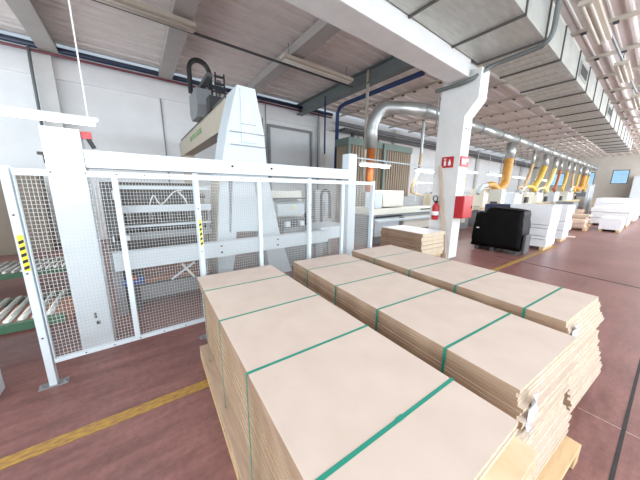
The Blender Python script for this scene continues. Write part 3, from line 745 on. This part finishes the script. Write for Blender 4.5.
conveyor(-3.6, -.68, 3.3, 4.02, .48, 'near green roller conveyor left of the fence')
conveyor(-5.0, -.75, 5.5, 6.3, .44, 'far green roller conveyor in front of the taupe cabinet')
tag(B(-4.5, -.8, 4.2, 5.2, 0, .06).build('floor_board', M['orange_floor']), 'orange brown board lying between the two roller conveyors', 'board')
tag(B(-1.75, -1.05, 2.62, 3.0, 0, .42, .01).build('white_box', M['white']), 'white box at the left edge in front of the near conveyor', 'box')

# ------------------------------------------------------------------ edge banding line left of the column
t = thing('edge_banding_machine', (7.5, 5.2, 0), 'long cream edge banding machine between fence and column', 'machine')
B(5.6, 9.6, 5.0, 5.9, .92, 1.12, .01).build('bed', M['offwhite'], t)
B(5.7, 9.5, 5.1, 5.8, 0, .90).build('base', M['midgrey'], t)
B(5.75, 6.9, 5.0, 5.09, .25, .80).build('side_cover', M['white'], t)
B(7.2, 9.3, 5.0, 5.09, .35, .80).build('side_cover', M['offwhite'], t)
B(6.05, 7.0, 4.95, 5.4, 1.16, 1.66, .03).build('hood', M['offwhite'], t)
B(5.7, 6.0, 5.0, 5.4, 1.13, 1.6).build('infeed_unit', M['white'], t)
B(7.1, 9.4, 5.3, 5.8, 1.13, 1.45).build('unit_housing', M['midgrey'], t)
B(8.7, 9.5, 4.95, 5.3, 1.13, 1.55).build('unit_housing', M['beige'], t)
MB().tube([(7.8, 5.05, 1.3), (7.8, 5.05, 1.92), (9.4, 5.05, 1.92), (9.4, 5.05, 1.3)], .02, 6).build('guard_rail', M['white'], t)
for k in range(16): MB().cyl((5.75 + k * .08, 4.93, .86), (5.75 + k * .08, 4.99, .86), .022, 8).build('roller', M['dark'], t)
for k in range(10): MB().cyl((8.1 + k * .1, 4.93, 1.02), (8.1 + k * .1, 4.99, 1.02), .02, 8).build('roller', M['dark'], t)
MB().box(5.6, 9.6, 4.80, 4.93, .72, .78).build('outfeed_rail', M['white'], t)
t = thing('dust_cabinet', (7.5, 7.1, 0), 'tall brown ribbed cabinet with grey green rim behind the cream machine', 'cabinet')
m = MB(); x = 6.35
while x < 10.0:
    m.box(x, x + .1, 6.9, 7.6, 0, 3.25); m.box(x + .1, x + .15, 6.95, 7.6, 0, 3.25); x += .15
m.build('ribbed_body', M['curtain'], t)
B(6.3, 10.05, 6.85, 7.65, 3.255, 3.5).build('rim', M['curtain_top'], t)
for xx in (6.3, 8.2): B(xx - .1, xx + .03, 6.78, 6.84, 0, 3.45).build('post', M['curtain_top'], t)
# thin brown hose near column + its drop pipe
t = thing('suction_hose', (7.9, 5.2, 1.3), 'thin tan suction hose hanging left of the column', 'hose')
MB().tube([(8.0, 5.1, 3.9), (8.0, 5.1, 2.9)], .05, 8).build('drop_pipe', M['galv_bright'], t)
MB().tube(smoothpath([(8.0, 5.1, 2.9), (7.9, 5.1, 2.3), (7.6, 5.1, 1.7), (7.8, 5.1, 1.56), (8.1, 5.1, 1.52)], 6), .045, 8).build('hose', M['lump'], t, smooth=True)

# ------------------------------------------------------------------ machines right of the column
def hose_drop(x, y, big, col, label, depth=1.55, dx=-1.0, ytop=None):
    yt = 4.62 if ytop is None else ytop
    t = thing('suction_hose', (x, yt, depth), label, 'hose', 'yellow suction hoses')
    r = big
    MB().tube([(x, yt, 3.91), (x, yt, 3.2)], r * 1.05, 12).build('drop_pipe', M['galv_bright'], t, smooth=True)
    pts = smoothpath([(x, yt, 3.2), (x + dx * (.04 if big > .16 else .2), yt, 2.5), (x + dx * (.08 if big > .16 else .45), yt, depth + .3), (x + dx * .4, yt, depth), (x + dx * .7, yt, depth + .2), (x + dx, yt, depth + .18)], 6)
    n = len(pts); MB().tube(pts, r, 12, radii=[r * (1 if k < n * .45 else 1 - .45 * (k / n - .45) / .55) for k in range(n)]).build('hose', M[col], t, smooth=True)
    if big > .12:
        e = pts[-1]; MB().tube([(e[0], e[1], e[2]), (e[0] - .5, e[1], e[2] - .05), (e[0] - .8, e[1], e[2] - .35)], r * .5, 10).build('nozzle', M['white'], t, smooth=True)
hose_drop(14.6, 0, .19, 'hose_o', 'thick amber suction hose, nearest one right of the column', 1.75, -2.2)
hose_drop(18.2, 0, .08, 'lump', 'thin tan hose right of the thick amber one', 1.7, -1.8)
hose_drop(20.6, 0, .15, 'hose', 'second thick yellow suction hose right of the column', 1.75, -2.8)
hose_drop(23.0, 0, .13, 'hose_p', 'third thick yellow suction hose right of the column', 1.7, -2.4)
hose_drop(24.6, 0, .08, 'hose_b', 'thin brown orange hose beside the third yellow hose', 1.7, -1.2)
hose_drop(27.0, 0, .08, 'hose', 'thin yellow hose in the middle of the far machines', 1.75, -1.2)
hose_drop(29.0, 0, .08, 'lump', 'thin tan hose in the middle of the far machines', 1.7, 1.0)
hose_drop(31.5, 0, .08, 'hose', 'thin yellow hose far down the machine row', 1.7, -1.2)
hose_drop(34.0, 0, .2, 'hose_o', 'farthest thick amber suction hose near the end window', 1.9, -4.0)
hose_drop(36.0, 0, .08, 'hose', 'farthest thin yellow hose near the end window', 1.8, -1.2)
tag(MB().tube(smoothpath([(14.2, 4.62, 1.8), (14.35, 4.62, 1.5), (14.1, 4.62, 1.2), (13.6, 4.62, 1.1)], 5), .13, 10).build('suction_hose', M['hose'], smooth=True), 'short lower yellow hose branch under the nearest thick amber hose', 'hose')
t = thing('suction_hose', (10.8, 5.4, 1.2), 'slack pale yellow hose loop just right of the column', 'hose', 'yellow suction hoses')
MB().tube(smoothpath([(9.9, 5.2, 2.5), (10.0, 5.2, 1.9), (10.6, 5.2, 1.6), (11.3, 5.2, 1.75), (11.6, 5.2, 2.2)], 6), .06, 8).build('hose', M['hose'], t, smooth=True)

for i, X in enumerate((9.3, 10.2, 11.2)):
    tag(MB().tube(smoothpath([(X, 9.9, 4.5), (X, 9.9, 4.0), (X + .15, 9.9, 3.75), (X + .45, 9.9, 3.75), (X + .6, 9.9, 4.0), (X + .6, 9.9, 4.3)], 5), .09, 8).build('exhaust_pipe', M['darkgrey'], smooth=True), 'dark hook shaped pipe under the cable tray, %s right of the column' % ORD(i + 1), 'pipe', 'hook shaped pipes')
tag(B(8.6, 41, 9.7, 10.2, 4.52, 4.64).build('cable_tray', M['darkgrey']), 'long dark cable tray high along the wall behind the machines', 'cable tray')
tag(B(8.6, 41, 10.2, 10.4, 4.9, 5.05).build('cable_tray', M['midgrey']), 'grey upper cable tray high along the wall behind the machines', 'cable tray')
def machine(x0, x1, y0, seed, label, paint='offwhite'):
    r = random.Random(seed); t = thing('woodworking_machine', ((x0 + x1) / 2, y0 + .5, 0), label, 'machine', 'machines along the wall')
    B(x0, x1, y0, y0 + 1.0, .80, .95, .01).build('table', M[paint], t)
    B(x0 + .1, x1 - .1, y0 + .1, y0 + .9, 0, .79).build('base', M['midgrey'], t)
    B(x0 + .2, x0 + (x1 - x0) * .4, y0, y0 + .6, .955, 1.55 + r.random() * .25, .04).build('hood', M[paint], t)
    xm = x0 + (x1 - x0) * .65
    MB().prism_xz([(xm - .5, .955), (xm + .5, .955), (xm + .3, 1.5), (xm - .2, 1.5)], y0 + .1, y0 + .7).build('spindle_housing', M['beige'], t)
    B(xm - .2, xm + .15, y0 - .05, y0 + .08, 1.0, 1.35).build('control_panel', M['darkgrey'], t)
    B(x0 + .05, x1 - .05, y0 - .06, y0 - .005, .86, .92).build('guard_rail', M['hose'], t)
    for q in range(4):
        xx = x0 + .15 + (x1 - x0 - .3) * (q + r.uniform(-.3, .3) + .5) / 4; h = r.uniform(.35, 1.1)
        MB().cyl((xx, y0 + .85, .951), (xx, y0 + .85, .95 + h), .035, 8).build('post', M[r.choice(['hose', 'midgrey', 'white'])], t)
        B(xx - .12, xx + .12, y0 + .78, y0 + .93, .951 + h * .5, .951 + h * .5 + .2).build('motor_box', M[r.choice(['darkgrey', 'offwhite', 'hose_p', 'midgrey'])], t)
    B(x0 + .1, x1 - .1, y0 + .95, y0 + .99, 1.55, 1.62).build('cross_bar', M['white'], t)
    for q in range(3):
        xx = x0 + .3 + q * (x1 - x0 - .7) / 3; B(xx, xx + .35, y0 + .02, y0 + .08, .3, .6).build('access_door', M[r.choice(['offwhite', 'darkgrey', 'white'])], t)
machine(9.9, 12.3, 5.0, 1, 'cream woodworking machine just right of the column')
machine(12.8, 16.2, 4.9, 2, 'cream machine under the nearest thick amber hose')
machine(17, 20.6, 4.9, 3, 'cream machine under the second thick yellow hose', 'white')
machine(21.2, 25.0, 4.9, 4, 'cream machine under the third thick yellow hose')
machine(25.6, 29.6, 4.9, 5, 'machine in the middle of the far row', 'white')
machine(30.2, 36, 4.9, 6, 'farthest cream machine near the end window')
t = thing('machine_cabinet', (12.2, 4.1, 0), 'upright cream machine cabinet behind the black wrapped stack', 'cabinet')
B(12.0, 12.4, 3.88, 4.36, 0, 1.75, .02).build('body', M['offwhite'], t)
B(11.985, 11.999, 4.0, 4.25, 1.15, 1.25).build('name_plate', M['darkgrey'], t)
# low clutter: gates, panels
t = thing('grey_screen', (24.7, 2.95, 0), 'upright grey framed screen standing among the far machines', 'screen')
B(24.0, 25.4, 2.9, 3.0, .1, 2.1).build('panel', M['midgrey'], t)
B(23.9, 24.0, 2.88, 3.02, 0, 2.2).build('post', M['white'], t)
B(25.4, 25.5, 2.88, 3.02, 0, 2.2).build('post', M['white'], t)
tag(B(20.6, 22.0, 3.0, 3.8, 0, 1.1, .03).build('grey_bin', M['midgrey']), 'grey bin between the white stacks', 'bin')

# black wrapped stack
def wrapped(x0, x1, y0, y1, z, label):
    t = thing('wrapped_stack', ((x0 + x1) / 2, (y0 + y1) / 2, 0), label, 'wrapped stack')
    m = MB(); nx, ny, nz = 8, 10, 7; r = random.Random(3)
    m.box(x0, x1, y0, y1, .12, z)
    bmesh.ops.subdivide_edges(m.bm, edges=m.bm.edges[:], cuts=9, use_grid_fill=True)
    for v in m.bm.verts:
        f = (v.co.z - .12) / (z - .12); u = (v.co.y - y0) / (y1 - y0)
        top = 1 - .10 * max(0, .5 - u) - (.13 if u > .72 else 0) * f
        v.co.z = .12 + (v.co.z - .12) * top
        cx, cy = (x0 + x1) / 2, (y0 + y1) / 2; k = 1 - .07 * f * f
        v.co.x = cx + (v.co.x - cx) * k + r.uniform(-.012, .012); v.co.y = cy + (v.co.y - cy) * k + r.uniform(-.012, .012); v.co.z += r.uniform(-.01, .01) if f > 0 else 0
    m.build('film_cover', M['black_film'], t, smooth=True)
    for yy in (y0 + .1, (y0 + y1) / 2, y1 - .2): B(x0 + .03, x1 - .03, yy, yy + .1, 0, .115).build('pallet_runner', M['darkgrey'], t)
    B(x0 - .016, x0 - .013, y0 + 1.0, y0 + 1.07, .62, .65).build('paper_label', M['signwhite'], t)
    return t
wrapped(7.9, 8.55, 1.98, 3.15, 1.22, 'bulky stack wrapped in black film on the aisle')
t = thing('film_roll', (8.0, 1.93, 0), 'crumpled grey film on the right side of the black wrapped stack', 'film')
m = MB(); m.box(7.98, 8.4, 1.90, 1.965, .05, .55, .02); m.build('film_bundle', M['darkgrey'], t)

# white laminate stacks on the aisle
def white_stack(x0, x1, y0, y1, hs, label, group):
    t = thing('panel_pile', ((x0 + x1) / 2, (y0 + y1) / 2, 0), label, 'panel pile', group)
    for yy in (y0 + .06, y1 - .16): B(x0 + .03, x1 - .03, yy, yy + .1, 0, .1).build('pallet_runner', M['lump'], t)
    z = .1; r = random.Random(label)
    for h in hs:
        d = r.uniform(0, .05); b = B(x0 + d, x1 - d * .5, y0 + d, y1 - d, z, z + h - .015).build('panel_pack', M['laminate'], t)
        z += h
    return t
white_stack(9.25, 10.3, 1.72, 2.75, (.22, .1, .22, .1, .55), 'tall white panel pile right behind the black wrapped stack', 'white panel piles on the aisle')
white_stack(11.4, 12.3, 1.75, 2.7, (.3, .3, .55), 'second white panel pile along the aisle', 'white panel piles on the aisle')
white_stack(13.5, 14.9, 2.1, 3.0, (.4, .3, .35), 'third white panel pile along the aisle', 'white panel piles on the aisle')
white_stack(16.2, 17.9, .78, 1.5, (.5,), 'low long white panel pile standing out in the aisle', 'white panel piles on the aisle')
white_stack(19.0, 21.0, .75, 2.1, (.3, .3, .2), 'white panel pile behind the low long one', 'white panel piles on the aisle')
white_stack(22.5, 25.5, .7, 2.4, (.3, .3, .35, .3), 'large white panel pile far down the aisle', 'white panel piles on the aisle')
white_stack(28, 31, .4, 2.4, (.4, .4, .3), 'farthest white panel pile at the right edge', 'white panel piles on the aisle')
tag(B(9.5, 10.3, 2.8, 3.5, 0, 1.24).build('draped_crate', M['navyblue']), 'navy blue crate showing above the first white panel pile', 'crate')
for i, (x0, y0, h, lab) in enumerate(((15.6, 1.75, .45, 'pale plywood offcuts on a pallet, nearest of three'), (17.1, 1.9, .55, 'pale plywood offcuts on a pallet, middle of three'), (18.7, 2.3, .7, 'pale plywood offcuts on a pallet, farthest of three'))):
    t = thing('offcut_pallet', (x0 + .5, y0 + .4, 0), lab, 'pallet', 'offcut pallets')
    MB().box(x0, x0 + 1, y0, y0 + .1, 0, .1).box(x0, x0 + 1, y0 + .7, y0 + .8, 0, .1).build('runner', M['lump'], t)
    z = .1; r = random.Random(i)
    while z < h:
        d = r.uniform(0, .2); B(x0 + d, x0 + 1 - r.uniform(0, .2), y0 + r.uniform(0, .1), y0 + .8 - r.uniform(0, .2), z, z + .07).build('offcut', M['pinkwood'], t); z += .072
tag(B(12.9, 13.3, 1.7, 1.9, 0, .02).build('wood_scrap', M['pinkwood']), 'small wood scrap on the floor beside the white piles', 'scrap')
# end wall furniture
t = thing('notice_board', (EX - .1, 5.8, 1.6), 'grey notice board with papers on the end wall', 'board')
B(EX - .08, EX - .005, 4.9, 6.3, 1.2, 2.3).build('panel', M['midgrey'], t)
MB().box(EX - .1, EX - .085, 5.1, 5.5, 1.7, 2.1).box(EX - .1, EX - .085, 5.7, 6.1, 1.6, 2.1).build('paper', M['signwhite'], t)
tag(B(38.5, 40, -.5, 4.6, 0, 1.0).build('brown_shelf', M['plank']), 'long low brown shelf against the end wall', 'shelf')
tag(B(40.3, 41.8, .2, 2.0, 0, 3.3).build('white_partition', M['white']), 'tall white partition in front of the end wall', 'partition')

# ------------------------------------------------------------------ camera
F = 248.0; th = math.radians(53.6); pt = math.radians(11.4); ro = math.radians(0.55)
fw = Vector((math.cos(th) * math.cos(pt), math.sin(th) * math.cos(pt), -math.sin(pt)))
rt = fw.cross(Vector((0, 0, 1))).normalized(); up = rt.cross(fw)
r2 = rt * math.cos(ro) + up * math.sin(ro); u2 = -rt * math.sin(ro) + up * math.cos(ro)
cam = bpy.data.cameras.new('camera'); co = bpy.data.objects.new('camera', cam); COL.objects.link(co)
mw = Matrix((r2, u2, -fw)).transposed().to_4x4(); mw.translation = Vector((0, 0, 1.65)); co.matrix_world = mw
cam.sensor_fit = 'HORIZONTAL'; cam.sensor_width = 36; cam.lens = 36 * F / 640; cam.clip_start = .03; cam.clip_end = 300
S.camera = co

# ------------------------------------------------------------------ light
w = bpy.data.worlds.new('sky'); S.world = w; w.use_nodes = True
bg = w.node_tree.nodes['Background']; bg.inputs[0].default_value = (.62, .82, 1.0, 1); bg.inputs[1].default_value = .9
def area(name, loc, rot, sx, sy, power, col=(1, 1, 1), portal=False):
    l = bpy.data.lights.new(name, 'AREA'); l.shape = 'RECTANGLE'; l.size = sx; l.size_y = sy; l.energy = power; l.color = col
    if portal: l.cycles.is_portal = True
    o = bpy.data.objects.new(name, l); COL.objects.link(o); o.location = loc; o.rotation_euler = rot
    return o
x = BX
while x < EX:
    area('skylight_daylight', (x + 2.5, -3.75, RZ - .02), (0, 0, 0), 3.0, 4.5, 110 if x < 12 else 190, (1, .97, .94)); x += 4  # unseen area lamps added to brighten the aisle and board tops
for h in rh: area('window_daylight', ((h[0] + h[1]) / 2, SY + .02, 2.8), (math.radians(120), 0, 0), 3.3, 3.1, 230 if h[0] < 14 else 420, (.95, .98, 1))
for h in bh: area('window_daylight', (BX + .02, (h[0] + h[1]) / 2, 2.8), (math.radians(98), 0, math.radians(-90)), h[1] - h[0] - .3, 3.1, 165 if h[0] < 0 else 150, (.95, .98, 1))  # lamps at the added back openings, brightening the left bay
for (x0, x1, y, z, pw) in ((-1.5, -.18, 3.0, 2.15, 10), (5, 6.25, 5, 2.29, 40), (7.6, 8.9, 5, 2.27, 40), (10.6, 12.1, 6, 2.55, 60), (13.2, 14.7, 6, 2.55, 60), (16, 18, 6, 2.55, 80), (20, 22.5, 6, 2.55, 90), (25, 28, 6, 2.55, 90)):
    area('tube_light', ((x0 + x1) / 2, y, z), (0, 0, 0), x1 - x0, .08, pw * .5)

S.view_settings.view_transform = 'Standard'; S.view_settings.look = 'None'; S.view_settings.gamma = 1
S.view_settings.use_curve_mapping = False; S.view_settings.exposure = 0.3
S.cycles.max_bounces = 8; S.cycles.diffuse_bounces = 5; S.cycles.sample_clamp_indirect = 8
S.cycles.use_denoising = True
